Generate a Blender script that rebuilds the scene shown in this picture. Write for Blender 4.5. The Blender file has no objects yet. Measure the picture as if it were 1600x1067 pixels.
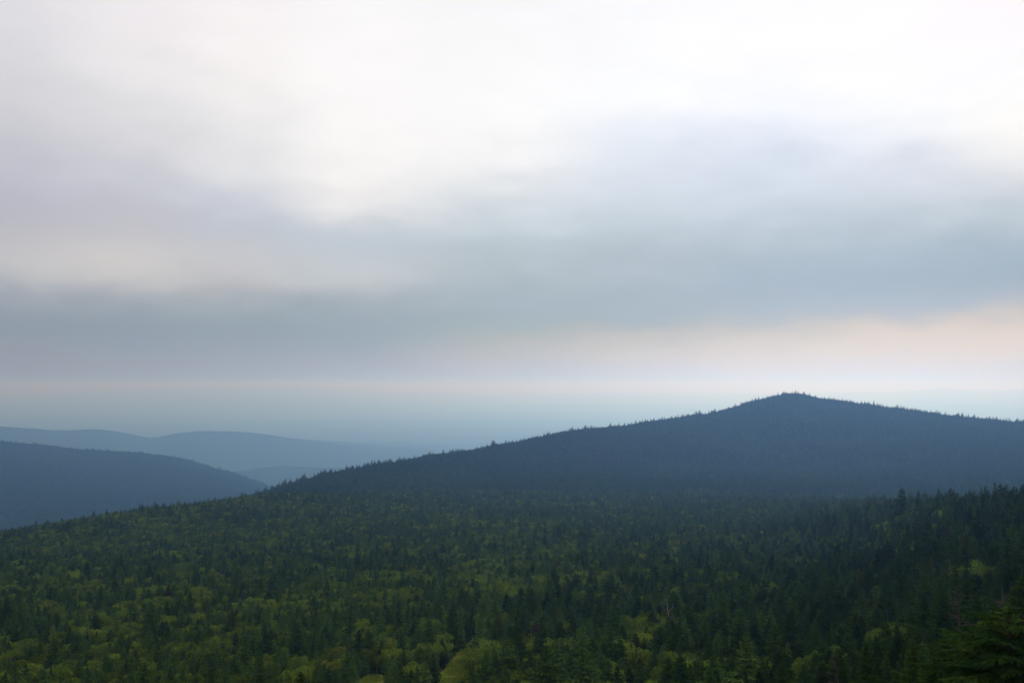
import bpy, math, random
import numpy as np
from mathutils import Matrix, Vector

SEED = 11
rng = np.random.default_rng(SEED)
random.seed(SEED)
sc = bpy.context.scene
COL = sc.collection
R = math.radians

# ------------------------------------------------------------------ camera
W, H, F = 1600.0, 1067.0, 1700.0          # photograph size and focal length in its pixels
HORIZON = 603.0
PITCH = math.atan((HORIZON - H / 2) / F)
cam_d = bpy.data.cameras.new('camera')
cam_d.sensor_width = 36.0
cam_d.lens = 36.0 * F / W
cam_d.clip_start = 0.5
cam_d.clip_end = 300000.0
cam = bpy.data.objects.new('camera', cam_d)
COL.objects.link(cam)
cam.location = (0, 0, 0)
cam.rotation_euler = (R(90) + PITCH, 0, 0)
sc.camera = cam

# ------------------------------------------------------------------ render settings
sc.view_settings.view_transform = 'Standard'
sc.view_settings.look = 'None'
sc.view_settings.exposure = 0.0
sc.view_settings.gamma = 1.0
sc.view_settings.use_curve_mapping = False
cy = sc.cycles
cy.max_bounces = 4
cy.diffuse_bounces = 2
cy.glossy_bounces = 1
cy.transmission_bounces = 2
cy.volume_bounces = 1
cy.use_adaptive_sampling = True
cy.adaptive_threshold = 0.012
cy.use_denoising = True
cy.denoiser = 'OPENIMAGEDENOISE'
cy.denoising_input_passes = 'RGB_ALBEDO_NORMAL'
cy.denoising_prefilter = 'ACCURATE'

# ------------------------------------------------------------------ sun
SUN_AZ, SUN_EL = R(18), R(23)              # clockwise from +Y, the viewing direction
sun_d = bpy.data.lights.new('sun', 'SUN')
sun_d.energy = 1.35
sun_d.angle = R(16)
sun_d.color = (1.0, 0.95, 0.87)
sun = bpy.data.objects.new('sun', sun_d)
COL.objects.link(sun)
sun.location = (0, 0, 300)
sd = Vector((math.sin(SUN_AZ) * math.cos(SUN_EL), math.cos(SUN_AZ) * math.cos(SUN_EL), math.sin(SUN_EL)))
sun.rotation_euler = sd.to_track_quat('Z', 'Y').to_euler()

# ------------------------------------------------------------------ world: clear sky behind layered stratus
def lin(v):
    v = v / 255.0
    return v / 12.92 if v <= 0.04045 else ((v + 0.055) / 1.055) ** 2.4

world = bpy.data.worlds.new('World')
sc.world = world
world.use_nodes = True
nt = world.node_tree
nt.nodes.clear()

def N(tree, typ, **kw):
    n = tree.nodes.new(typ)
    for k, v in kw.items():
        setattr(n, k, v)
    return n

def L(tree, a, b):
    tree.links.new(a, b)

def M(tree, op, a, b=None, c=None, clamp=False):
    n = N(tree, 'ShaderNodeMath', operation=op)
    n.use_clamp = clamp
    for i, v in enumerate((a, b, c)):
        if v is None:
            continue
        if hasattr(v, 'is_linked'):
            L(tree, v, n.inputs[i])
        else:
            n.inputs[i].default_value = v
    return n.outputs[0]

CLOUD = {   # brightness of the cloud layers seen along five bearings, from high to low
    0: [(0, 226, 225, 231), (80, 225, 224, 229), (160, 216, 216, 221), (230, 205, 205, 212), (280, 196, 197, 207), (320, 189, 189, 202), (352, 184, 186, 200),
        (380, 187, 187, 198), (420, 195, 193, 199), (448, 184, 188, 196), (475, 164, 173, 188), (510, 150, 162, 180), (540, 148, 158, 175), (568, 158, 157, 164), (592, 159, 157, 161), (625, 150, 156, 162), (660, 145, 155, 163)],
    220: [(0, 240, 236, 240), (100, 243, 239, 241), (170, 232, 231, 233), (230, 218, 218, 223), (280, 207, 208, 216), (310, 198, 200, 211), (340, 195, 195, 207),
          (375, 192, 192, 203), (400, 202, 200, 204), (425, 203, 201, 203), (450, 196, 196, 201), (472, 176, 184, 195), (500, 155, 168, 182), (530, 147, 162, 178), (552, 151, 160, 175), (572, 162, 162, 169), (592, 160, 160, 164), (630, 148, 157, 164)],
    400: [(0, 251, 245, 247), (80, 252, 247, 247), (160, 244, 241, 241), (230, 233, 233, 235), (280, 225, 226, 230), (318, 207, 210, 221), (350, 190, 197, 211),
          (385, 193, 196, 206), (425, 199, 198, 204), (455, 192, 195, 201), (485, 166, 179, 190), (515, 152, 168, 182), (545, 153, 165, 180), (572, 164, 165, 171), (592, 160, 164, 168), (630, 146, 159, 167), (660, 145, 158, 167)],
    530: [(0, 254, 252, 252), (120, 254, 252, 252), (230, 252, 250, 249), (280, 247, 245, 244), (310, 240, 238, 238), (330, 226, 227, 231), (350, 205, 211, 220),
          (372, 188, 199, 211), (400, 190, 197, 207), (430, 193, 198, 204), (460, 183, 191, 199), (490, 163, 177, 188), (520, 152, 170, 182), (545, 156, 168, 181), (572, 170, 170, 174), (592, 167, 170, 170), (630, 150, 163, 168)],
    800: [(0, 254, 254, 254), (80, 254, 254, 254), (160, 253, 253, 252), (230, 248, 247, 247), (270, 238, 239, 240), (310, 219, 226, 232), (345, 206, 217, 226),
          (380, 194, 207, 217), (420, 188, 200, 207), (455, 176, 190, 199), (490, 166, 182, 191), (520, 166, 181, 189), (545, 186, 187, 188), (575, 198, 196, 190), (600, 197, 198, 191), (630, 188, 196, 192), (660, 180, 192, 192)],
    1000: [(0, 254, 254, 254), (150, 251, 251, 251), (175, 240, 241, 244), (200, 230, 234, 242), (240, 222, 228, 236), (290, 213, 221, 230), (330, 203, 213, 222),
           (370, 191, 203, 212), (420, 180, 192, 201), (460, 172, 185, 194), (495, 166, 179, 189), (515, 173, 181, 187), (535, 196, 193, 190), (560, 214, 205, 194), (590, 215, 211, 199), (620, 207, 211, 202), (660, 200, 208, 204)],
    1200: [(0, 254, 253, 253), (80, 253, 252, 252), (150, 248, 247, 248), (200, 228, 231, 239), (240, 214, 220, 231), (290, 208, 215, 225), (330, 200, 208, 218),
           (370, 187, 199, 208), (415, 173, 187, 197), (450, 166, 179, 190), (485, 169, 180, 189), (515, 190, 190, 189), (540, 216, 206, 195), (565, 228, 215, 199), (590, 224, 218, 202), (620, 216, 218, 206), (660, 210, 216, 210)],
    1400: [(0, 254, 251, 251), (120, 252, 250, 249), (190, 245, 244, 243), (230, 232, 233, 236), (270, 215, 218, 225), (310, 207, 212, 219), (350, 192, 202, 210),
           (390, 174, 187, 197), (430, 162, 176, 187), (465, 164, 178, 188), (488, 180, 184, 188), (508, 211, 200, 191), (530, 228, 212, 197), (565, 232, 217, 199), (590, 228, 220, 205), (615, 220, 221, 212), (660, 214, 220, 216)],
    1600: [(0, 253, 246, 246), (80, 253, 249, 249), (160, 248, 247, 246), (225, 249, 245, 238), (265, 240, 238, 235), (305, 213, 215, 218), (345, 196, 205, 212),
           (385, 174, 188, 198), (425, 159, 175, 187), (458, 160, 175, 186), (482, 184, 185, 188), (505, 218, 204, 193), (535, 231, 214, 198), (570, 231, 217, 200), (600, 223, 221, 210), (625, 216, 222, 220), (660, 212, 221, 223)],
}
T0, T1 = -0.06, 0.54
tc = N(nt, 'ShaderNodeTexCoord')
sep = N(nt, 'ShaderNodeSeparateXYZ')
L(nt, tc.outputs['Generated'], sep.inputs[0])
az_ = M(nt, 'ARCTAN2', sep.outputs[0], sep.outputs[1])
el_ = M(nt, 'ARCSINE', sep.outputs[2])
def sky_noise(sx, sy, sz, scale, detail, seed):
    cx = N(nt, 'ShaderNodeCombineXYZ')
    L(nt, M(nt, 'MULTIPLY', sep.outputs[0], sx), cx.inputs[0])
    L(nt, M(nt, 'MULTIPLY', sep.outputs[1], sy), cx.inputs[1])
    L(nt, M(nt, 'MULTIPLY_ADD', sep.outputs[2], sz, seed), cx.inputs[2])
    n = N(nt, 'ShaderNodeTexNoise')
    n.inputs['Scale'].default_value = scale
    n.inputs['Detail'].default_value = detail
    n.inputs['Roughness'].default_value = 0.5
    L(nt, cx.outputs[0], n.inputs['Vector'])
    return M(nt, 'SUBTRACT', n.outputs[0], 0.5)
n1 = sky_noise(1, 1, 2.2, 5.0, 2.5, 3.1)
n2 = sky_noise(1, 1, 3.6, 11.0, 3.0, 9.7)
n4 = sky_noise(1, 1, 2.6, 22.0, 4.0, 33.3)
n3 = sky_noise(1, 1, 2.0, 3.0, 2.0, 21.3)
elw = M(nt, 'ADD', M(nt, 'ADD', el_, M(nt, 'MULTIPLY', n1, 0.012)), M(nt, 'MULTIPLY', n2, 0.020))
elw = M(nt, 'ADD', elw, M(nt, 'MULTIPLY', n4, 0.020))
azw = M(nt, 'ADD', az_, M(nt, 'MULTIPLY', n3, 0.10))
t_ = M(nt, 'DIVIDE', M(nt, 'SUBTRACT', elw, T0), T1 - T0, clamp=True)
ramps, azs = [], []
for c in sorted(CLOUD):
    rp = N(nt, 'ShaderNodeValToRGB')
    cr = rp.color_ramp
    cr.interpolation = 'B_SPLINE'
    pts = []
    for (row, r_, g_, b_) in CLOUD[c]:
        el = math.atan((HORIZON - row) / F)
        if row < 130 and c >= 800:
            r_, g_, b_ = r_ - 5, g_ - 7, b_ - 7
        dk = float(np.interp(row, [230, 330, 430, 500, 560, 600], [1, 0.965, 0.92, 0.92, 0.97, 1]))
        if c < 600 and row < 455:
            dk = 1 + 0.02 * float(np.interp(row, [370, 400], [0, 1]))
        r_, g_, b_ = r_ * dk, g_ * dk, b_ * dk * (0.985 if row > 330 else 1)
        warm = float(np.interp(row, [490, 515, 575, 600], [0, 1, 1, 0])) * (1 if c >= 800 else 0.2)
        low = float(np.interp(row, [552, 600], [0, 1]))
        r_, g_, b_ = r_ + 3 * warm, g_ - 1 * warm, b_ - 15 * warm
        r_, g_, b_ = (v * (1 - low) + low * float(np.interp(c, [0, 400, 800, 1200, 1600], t)) for v, t in
                      ((r_, (136, 146, 172, 206, 210)), (g_, (142, 152, 176, 204, 207)), (b_, (162, 171, 190, 204, 206))))
        pts.append(((el - T0) / (T1 - T0), lin(r_), lin(g_), lin(b_)))
    pts.sort()
    pts.append((1.0, 0.84, 0.85, 0.89))
    while len(cr.elements) > 1:
        cr.elements.remove(cr.elements[-1])
    cr.elements[0].position = pts[0][0]
    cr.elements[0].color = (*pts[0][1:], 1)
    for p in pts[1:]:
        e = cr.elements.new(p[0])
        e.color = (*p[1:], 1)
    L(nt, t_, rp.inputs[0])
    ramps.append(rp.outputs[0])
    azs.append(math.atan((c - W / 2) / F))
def smooth(x, a, b):
    mr = N(nt, 'ShaderNodeMapRange', interpolation_type='SMOOTHSTEP')
    L(nt, x, mr.inputs[0])
    mr.inputs[1].default_value = a
    mr.inputs[2].default_value = b
    return mr.outputs[0]
def mix(tree, f, a, b, blend='MIX'):
    m = N(tree, 'ShaderNodeMix', data_type='RGBA', blend_type=blend)
    for sock, v in ((m.inputs[0], f), (m.inputs[6], a), (m.inputs[7], b)):
        if hasattr(v, 'is_linked'):
            L(tree, v, sock)
        elif isinstance(v, (int, float)):
            sock.default_value = v
        else:
            sock.default_value = (*v, 1)
    return m.outputs[2]
colr = ramps[0]
for i in range(1, len(ramps)):
    colr = mix(nt, smooth(azw, azs[i - 1], azs[i]), colr, ramps[i])
behind = mix(nt, 0.5, ramps[0], ramps[-1])
colr = mix(nt, smooth(M(nt, 'ABSOLUTE', az_), 0.8, 2.6), colr, behind)
sky = N(nt, 'ShaderNodeTexSky', sky_type='NISHITA')
sky.sun_disc = False
sky.sun_elevation = SUN_EL
sky.sun_rotation = SUN_AZ
sky.air_density = 1.0
sky.dust_density = 2.0
clouds = N(nt, 'ShaderNodeVectorMath', operation='SCALE')
L(nt, colr, clouds.inputs[0])
L(nt, M(nt, 'MULTIPLY', M(nt, 'ADD', M(nt, 'ADD', M(nt, 'MULTIPLY', n2, 0.09), M(nt, 'MULTIPLY', n4, 0.035)), 0.985), 10.0), clouds.inputs['Scale'])
skymix = mix(nt, 0.985, sky.outputs[0], clouds.outputs[0])
bg = N(nt, 'ShaderNodeBackground')
bg.inputs['Strength'].default_value = 0.1
L(nt, skymix, bg.inputs['Color'])
wo = N(nt, 'ShaderNodeOutputWorld')
L(nt, bg.outputs[0], wo.inputs['Surface'])
world.cycles.sampling_method = 'MANUAL'
world.cycles.sample_map_resolution = 512

# ------------------------------------------------------------------ helpers
CP, SP = math.cos(PITCH), math.sin(PITCH)
def pix(c, row):
    """bearing and tangent of elevation of a photograph pixel"""
    x = (c - W / 2) / F
    u = (H / 2 - row) / F
    y, z = CP - SP * u, SP + CP * u
    return math.atan2(x, y), z / math.hypot(x, y)
def to_pix(x, y, z):
    """photograph pixel of a world point (arrays)"""
    f = CP * y + SP * z
    u = -SP * y + CP * z
    return W / 2 + F * x / f, H / 2 - F * u / f

def mesh_np(name, V, faces, mats, mat_idx=None, smooth_faces=False):
    """mesh from a vertex array and a list of (n, k) face arrays"""
    me = bpy.data.meshes.new(name)
    V = np.asarray(V, np.float32)
    me.vertices.add(len(V))
    me.vertices.foreach_set('co', V.ravel())
    loops = np.concatenate([f.ravel() for f in faces]).astype(np.int32)
    sizes = np.concatenate([np.full(len(f), f.shape[1]) for f in faces]).astype(np.int32)
    starts = np.concatenate([[0], np.cumsum(sizes)[:-1]]).astype(np.int32)
    me.loops.add(len(loops))
    me.loops.foreach_set('vertex_index', loops)
    me.polygons.add(len(sizes))
    me.polygons.foreach_set('loop_start', starts)
    me.polygons.foreach_set('loop_total', sizes)
    if smooth_faces:
        me.polygons.foreach_set('use_smooth', np.ones(len(sizes), bool))
    for m in mats:
        me.materials.append(m)
    if mat_idx is not None:
        me.polygons.foreach_set('material_index', np.asarray(mat_idx, np.int32))
    me.update(calc_edges=True)
    return me

def link(name, me, parent=None, **props):
    o = bpy.data.objects.new(name, me)
    COL.objects.link(o)
    if parent:
        o.parent = parent
    for k, v in props.items():
        o[k] = v
    return o

# ------------------------------------------------------------------ materials
def new_mat(name):
    m = bpy.data.materials.new(name)
    m.use_nodes = True
    m.node_tree.nodes.clear()
    return m, m.node_tree

def foliage_mat(name, a, b, c, translucent, noise_scale=0.6, vary=0.9):
    """a, b: the usual hues; c: the odd yellowing or browning tree"""
    m, t = new_mat(name)
    info = N(t, 'ShaderNodeObjectInfo')
    rnd = info.outputs['Random']
    geo = N(t, 'ShaderNodeNewGeometry')
    no = N(t, 'ShaderNodeTexNoise')
    no.inputs['Scale'].default_value = noise_scale
    no.inputs['Detail'].default_value = 3
    L(t, geo.outputs['Position'], no.inputs['Vector'])
    f1 = M(t, 'ADD', M(t, 'MULTIPLY', rnd, 0.7), M(t, 'MULTIPLY', no.outputs[0], 0.4), clamp=True)
    col = mix(t, f1, a, b)
    odd = M(t, 'GREATER_THAN', M(t, 'FRACT', M(t, 'MULTIPLY', rnd, 37.31)), 0.955)
    col = mix(t, M(t, 'MULTIPLY', odd, 0.7), col, c)
    # every spray a little lighter or darker than the next
    pr = M(t, 'MULTIPLY_ADD', geo.outputs['Random Per Island'], 0.75, 0.65)
    hs = N(t, 'ShaderNodeHueSaturation')
    L(t, col, hs.inputs['Color'])
    L(t, M(t, 'MULTIPLY', pr, M(t, 'MULTIPLY_ADD', M(t, 'FRACT', M(t, 'MULTIPLY', rnd, 91.7)), vary, 1.0 - 0.5 * vary)), hs.inputs['Value'])
    d = N(t, 'ShaderNodeBsdfDiffuse')
    L(t, hs.outputs[0], d.inputs['Color'])
    tr = N(t, 'ShaderNodeBsdfTranslucent')
    L(t, hs.outputs[0], tr.inputs['Color'])
    ms = N(t, 'ShaderNodeMixShader')
    ms.inputs[0].default_value = translucent
    L(t, d.outputs[0], ms.inputs[1])
    L(t, tr.outputs[0], ms.inputs[2])
    o = N(t, 'ShaderNodeOutputMaterial')
    L(t, ms.outputs[0], o.inputs['Surface'])
    return m

def plain_mat(name, a, b, scale, rough=0.9, detail=6, bump=0.0):
    m, t = new_mat(name)
    geo = N(t, 'ShaderNodeNewGeometry')
    no = N(t, 'ShaderNodeTexNoise')
    no.inputs['Scale'].default_value = scale
    no.inputs['Detail'].default_value = detail
    no.inputs['Roughness'].default_value = 0.65
    L(t, geo.outputs['Position'], no.inputs['Vector'])
    mr = N(t, 'ShaderNodeMapRange')
    mr.inputs[1].default_value = 0.35
    mr.inputs[2].default_value = 0.65
    L(t, no.outputs[0], mr.inputs[0])
    d = N(t, 'ShaderNodeBsdfDiffuse')
    L(t, mix(t, mr.outputs[0], a, b), d.inputs['Color'])
    if bump:
        bp = N(t, 'ShaderNodeBump')
        bp.inputs['Strength'].default_value = 0.6
        bp.inputs['Distance'].default_value = bump
        L(t, no.outputs[0], bp.inputs['Height'])
        L(t, bp.outputs[0], d.inputs['Normal'])
    o = N(t, 'ShaderNodeOutputMaterial')
    L(t, d.outputs[0], o.inputs['Surface'])
    return m

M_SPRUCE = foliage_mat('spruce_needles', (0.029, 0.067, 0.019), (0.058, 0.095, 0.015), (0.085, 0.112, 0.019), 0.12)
M_SPRUCE_SHADED = foliage_mat('shaded_spruce_needles', (0.014, 0.041, 0.010), (0.032, 0.058, 0.008), (0.052, 0.066, 0.012), 0.12)  # darker copy of the spruce needles: cloud shade painted into their colour
M_LEAF = foliage_mat('broad_leaves', (0.112, 0.150, 0.014), (0.064, 0.106, 0.012), (0.112, 0.126, 0.018), 0.22, noise_scale=0.25)
M_RUST = foliage_mat('rusty_needles', (0.044, 0.032, 0.016), (0.036, 0.028, 0.017), (0.050, 0.034, 0.016), 0.05)
M_FARWOOD = foliage_mat('far_wood_leaves', (0.026, 0.060, 0.018), (0.040, 0.076, 0.016), (0.050, 0.080, 0.020), 0.15, vary=0.4)
M_HILLSPRUCE = foliage_mat('hill_spruce_needles', (0.022, 0.058, 0.021), (0.036, 0.074, 0.017), (0.040, 0.074, 0.020), 0.12, vary=0.4)
M_BARK = plain_mat('spruce_bark', (0.030, 0.024, 0.019), (0.065, 0.053, 0.044), 3.0)
M_BIRCH = plain_mat('birch_bark', (0.20, 0.18, 0.155), (0.36, 0.33, 0.30), 2.0)
M_DEAD = plain_mat('bleached_wood', (0.085, 0.076, 0.066), (0.17, 0.155, 0.14), 2.5)
M_BLEACH = plain_mat('white_wood', (0.12, 0.11, 0.10), (0.21, 0.195, 0.18), 2.5)
M_TWIG = plain_mat('dead_twigs', (0.040, 0.033, 0.028), (0.075, 0.064, 0.056), 2.5)
M_FLOOR = plain_mat('forest_floor', (0.010, 0.014, 0.006), (0.022, 0.024, 0.009), 0.25, bump=0.3)
M_HILL = plain_mat('wooded_hills', (0.014, 0.026, 0.011), (0.034, 0.050, 0.016), 0.035, bump=4.0)
M_TRAIL = plain_mat('trail_grass', (0.078, 0.125, 0.010), (0.110, 0.105, 0.016), 0.16, bump=0.1)
M_BLADE = foliage_mat('grass_blades', (0.100, 0.160, 0.012), (0.125, 0.150, 0.016), (0.125, 0.095, 0.020), 0.3)

# ------------------------------------------------------------------ terrain: height of the treetops by bearing and distance
def interp(c, pts):
    xs, ys = zip(*pts)
    return np.interp(c, xs, ys)

def zrow(c, r, row):
    """height at distance r whose picture row is row, for column c"""
    return r * np.array([pix(cc, rr)[1] for cc, rr in zip(np.broadcast_to(c, np.shape(r)), np.broadcast_to(row, np.shape(r)))])

RIDGE = [(0, 2600), (300, 2500), (430, 2050), (500, 2150), (560, 2250), (650, 2400), (760, 2550), (900, 2750), (1060, 3000), (1237, 3250), (1750, 3280)]
def build_layers(c):
    """c: array of columns -> list of (r, z) arrays, near to far"""
    o = np.ones_like(c)
    Ls = [(6 * o, -16 * o)]
    r1 = interp(c, [(0, 330), (400, 270), (800, 215), (1237, 150), (1440, 110), (1600, 80)])
    Ls.append((0.5 * r1, zrow(c, 0.5 * r1, 1150 * o)))
    Ls.append((r1, zrow(c, r1, 1067 * o)))
    r2 = interp(c, [(0, 450), (400, 370), (800, 300), (1237, 210), (1440, 150), (1600, 118)])
    Ls.append((r2, zrow(c, r2, 1000 * o)))
    r3 = interp(c, [(0, 720), (400, 610), (800, 520), (1237, 400), (1440, 260), (1600, 190)])
    Ls.append((r3, zrow(c, r3, 903 * o)))
    r4 = interp(c, [(0, 1000), (400, 880), (800, 760), (1237, 620), (1440, 400), (1600, 280)])
    Ls.append((r4, zrow(c, r4, 853 * o)))
    r5 = interp(c, [(0, 1250), (200, 1250), (430, 1400), (600, 1450), (800, 1400), (1237, 1300), (1380, 900), (1440, 700), (1550, 520), (1600, 480)])
    q5 = interp(c, [(-100, 850), (0, 828), (100, 808), (200, 792), (300, 780), (400, 769), (480, 766), (600, 776), (800, 784), (1237, 783), (1380, 778), (1440, 775), (1530, 770), (1600, 767)])
    Ls.append((r5, zrow(c, r5, q5)))
    r6 = interp(c, [(0, 1750), (430, 1720), (1237, 1700), (1440, 1500), (1600, 1300)])
    z6 = interp(c, [(-100, -290), (0, -275), (200, -255), (330, -215), (430, -178), (600, -158), (800, -161), (1000, -161), (1237, -163), (1440, -162), (1600, -158)])
    Ls.append((r6, z6 * o))
    r7 = interp(c, RIDGE)
    q7 = interp(c, [(0, 815), (200, 815), (330, 790), (400, 768), (430, 757), (500, 735), (560, 722), (650, 707), (760, 687), (830, 674), (900, 662), (980, 655), (1060, 641), (1130, 629),
                    (1195, 608), (1232, 597), (1275, 606), (1400, 625), (1500, 640), (1600, 651), (1750, 668)])
    z7 = zrow(c, r7, q7)
    rm = r6 + 0.45 * (r7 - r6)
    qm = 768 - 0.24 * (768 - q7)
    zm = np.where(c > 430, zrow(c, rm, qm), z6 + 0.45 * (z7 - z6))
    Ls.append((rm, zm))
    Ls.append((r7, z7))
    Ls.append((r7 + 900, np.minimum(z7 - 220, -420)))
    r9 = 7000 * o
    q9 = interp(c, [(-150, 676), (0, 685), (60, 690), (130, 698), (200, 701), (280, 713), (350, 732), (415, 754), (480, 780), (560, 800)])
    Ls.append((r9, zrow(c, r9, q9)))
    Ls.append((8400 * o, np.minimum(zrow(c, r9, q9) - 200, -660)))
    r11 = 10400 * o
    q11 = interp(c, [(-100, 745), (300, 745), (380, 730), (440, 720), (540, 720), (640, 732), (800, 745)])
    Ls.append((r11, zrow(c, r11, q11)))
    Ls.append((11800 * o, -1000 * o))
    r13 = 14000 * o
    q13 = interp(c, [(-200, 652), (0, 657), (60, 661), (100, 667), (150, 666), (200, 674), (240, 684), (270, 674), (320, 668), (400, 673), (450, 682), (540, 695), (600, 704), (800, 720), (1700, 722)])
    Ls.append((r13, zrow(c, r13, q13)))
    Ls.append((20500 * o, -1000 * o))
    Ls.append((40000 * o, -1000 * o))
    r15 = 85000 * o
    q15 = interp(c, [(-100, 613), (0, 615), (60, 613), (120, 611), (180, 608), (215, 609), (260, 604), (330, 601), (400, 604), (450, 602), (520, 606), (590, 611), (680, 612), (760, 615), (1000, 612), (1200, 613), (1400, 610), (1470, 604), (1545, 610), (1600, 605), (1750, 612)])
    Ls.append((r15, zrow(c, r15, q15)))
    Ls.append((98000 * o, -900 * o))
    return Ls

def vnoise(x, y, seed, cell):
    """smooth value noise, vectorised, in -1..1"""
    x = x / cell
    y = y / cell
    xi, yi = np.floor(x).astype(np.int64), np.floor(y).astype(np.int64)
    xf, yf = x - xi, y - yi
    u, v = xf * xf * (3 - 2 * xf), yf * yf * (3 - 2 * yf)
    def h(i, j):
        n = (i * 374761393 + j * 668265263 + seed * 974634777) & 0xffffffff
        n = ((n ^ (n >> 13)) * 1274126177) & 0xffffffff
        return ((n ^ (n >> 16)) & 0xffff) / 32767.5 - 1
    return (h(xi, yi) * (1 - u) + h(xi + 1, yi) * u) * (1 - v) + (h(xi, yi + 1) * (1 - u) + h(xi + 1, yi + 1) * u) * v

AZ_IN = R(36)
az_fine = np.linspace(-AZ_IN, AZ_IN, 230)
az_out = np.linspace(AZ_IN, 2 * math.pi - AZ_IN, 62)[1:-1]
AZ = np.concatenate([az_fine, az_out])
RG = np.exp(np.linspace(math.log(8), math.log(98000), 640))
def build_grid():
    a = np.where(AZ > math.pi, AZ - 2 * math.pi, AZ)
    a = np.clip(a, -R(33), R(33))
    c = W / 2 + F * np.tan(a) * 1.0
    Ls = build_layers(c)
    rs = np.stack([l[0] for l in Ls], 1)
    zs = np.stack([l[1] for l in Ls], 1)
    Z = np.empty((len(AZ), len(RG)))
    for i in range(len(AZ)):
        Z[i] = np.interp(RG, rs[i], zs[i])
    # seam behind the camera: blend the two end profiles
    no = len(az_out)
    for k in range(no):
        w = (k + 1) / (no + 1)
        w = w * w * (3 - 2 * w)
        Z[len(az_fine) + k] = Z[len(az_fine) - 1] * (1 - w) + Z[0] * w
    ker = np.exp(-0.5 * (np.arange(-6, 7) / 2.0) ** 2)
    ker /= ker.sum()
    Zp = np.pad(Z, ((0, 0), (6, 6)), mode='edge')
    Z = sum(k * Zp[:, i:i + len(RG)] for i, k in enumerate(ker))
    Zp = np.pad(Z, ((6, 6), (0, 0)), mode='wrap')
    ker = np.exp(-0.5 * (np.arange(-6, 7) / 1.2) ** 2)
    ker /= ker.sum()
    Z = sum(k * Zp[i:i + len(AZ)] for i, k in enumerate(ker))
    X = np.sin(AZ)[:, None] * RG
    Y = np.cos(AZ)[:, None] * RG
    amp = np.clip((RG - 120) / 500, 0, 1)
    Z = Z + amp * (2.2 * vnoise(X, Y, 1, 170) + 1.2 * vnoise(X, Y, 2, 70))
    far = np.clip((RG - 1900) / 2500, 0, 1)
    Z = Z + far * (11 * vnoise(X, Y, 3, 420) + 5 * vnoise(X, Y, 4, 160) + 3 * vnoise(X, Y, 5, 60))
    vfar = np.clip((RG - 7000) / 5000, 0, 1)
    Z = Z + vfar * (22 * vnoise(X, Y, 6, 1500) + 10 * vnoise(X, Y, 7, 500))
    return Z
ZC = build_grid()                                # treetop height on the polar grid
LR0, LRS = math.log(8), (math.log(98000) - math.log(8)) / (len(RG) - 1)
def canopy(x, y):
    a = np.arctan2(x, y)
    r = np.hypot(x, y)
    fa = np.clip((a + AZ_IN) / (2 * AZ_IN) * (len(az_fine) - 1), 0, len(az_fine) - 1.001)
    fr = np.clip((np.log(np.maximum(r, 8.01)) - LR0) / LRS, 0, len(RG) - 1.001)
    i, j = fa.astype(int), fr.astype(int)
    u, v = fa - i, fr - j
    return (ZC[i, j] * (1 - u) + ZC[i + 1, j] * u) * (1 - v) + (ZC[i, j + 1] * (1 - u) + ZC[i + 1, j + 1] * u) * v
LOWER = 8.0                                      # typical height of the trees
def low_at(r):
    return LOWER + 3 * np.clip((r - 3000) / 1500, 0, 1)
def ground_z(x, y):
    return canopy(x, y) - low_at(np.hypot(x, y))

nA, nR = len(AZ), len(RG)
gx = np.sin(AZ)[:, None] * RG
gy = np.cos(AZ)[:, None] * RG
gz = ZC - low_at(RG)[None, :]
V = np.stack([gx, gy, gz], 2).reshape(-1, 3)
ii, jj = np.meshgrid(np.arange(nA), np.arange(nR - 1), indexing='ij')
i2 = (ii + 1) % nA
quads = np.stack([ii * nR + jj, ii * nR + jj + 1, i2 * nR + jj + 1, i2 * nR + jj], 2)
j_base = int(np.searchsorted(RG, 1700))
j_far = int(np.searchsorted(RG, 4200))
def sheet(name, j0, j1, mat, centre=False):
    q = quads[:, j0:j1].reshape(-1, 4)
    used = np.unique(q)
    rm = np.full(len(V), -1)
    rm[used] = np.arange(len(used))
    VV = V[used]
    faces = [rm[q]]
    if centre:
        VV = np.vstack([VV, [[0, 0, gz[:, 0].mean()]]])
        k = len(VV) - 1
        ring = rm[np.arange(nA) * nR]
        faces.append(np.stack([np.full(nA, k), ring, np.roll(ring, -1)], 1))
    return link(name, mesh_np(name, VV, faces, [mat], smooth_faces=True), kind='structure')
sheet('ground', 0, j_base, M_FLOOR, True)
sheet('hill', j_base, j_far, M_FLOOR)
sheet('far_hills', j_far, nR - 1, M_HILL)

def hit(c, row, r0=40.0, r1=6000.0, lift=0.0):
    """distance at which the sight line through a pixel meets the treetops (or the ground, lift < 0)"""
    a, t = pix(c, row)
    rs = np.exp(np.linspace(math.log(r0), math.log(r1), 1500))
    d = rs * t - (canopy(np.sin(a) * rs, np.cos(a) * rs) + lift)
    k = np.nonzero(d <= 0)[0]
    return (a, rs[k[0]] if len(k) else r1)

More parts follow.
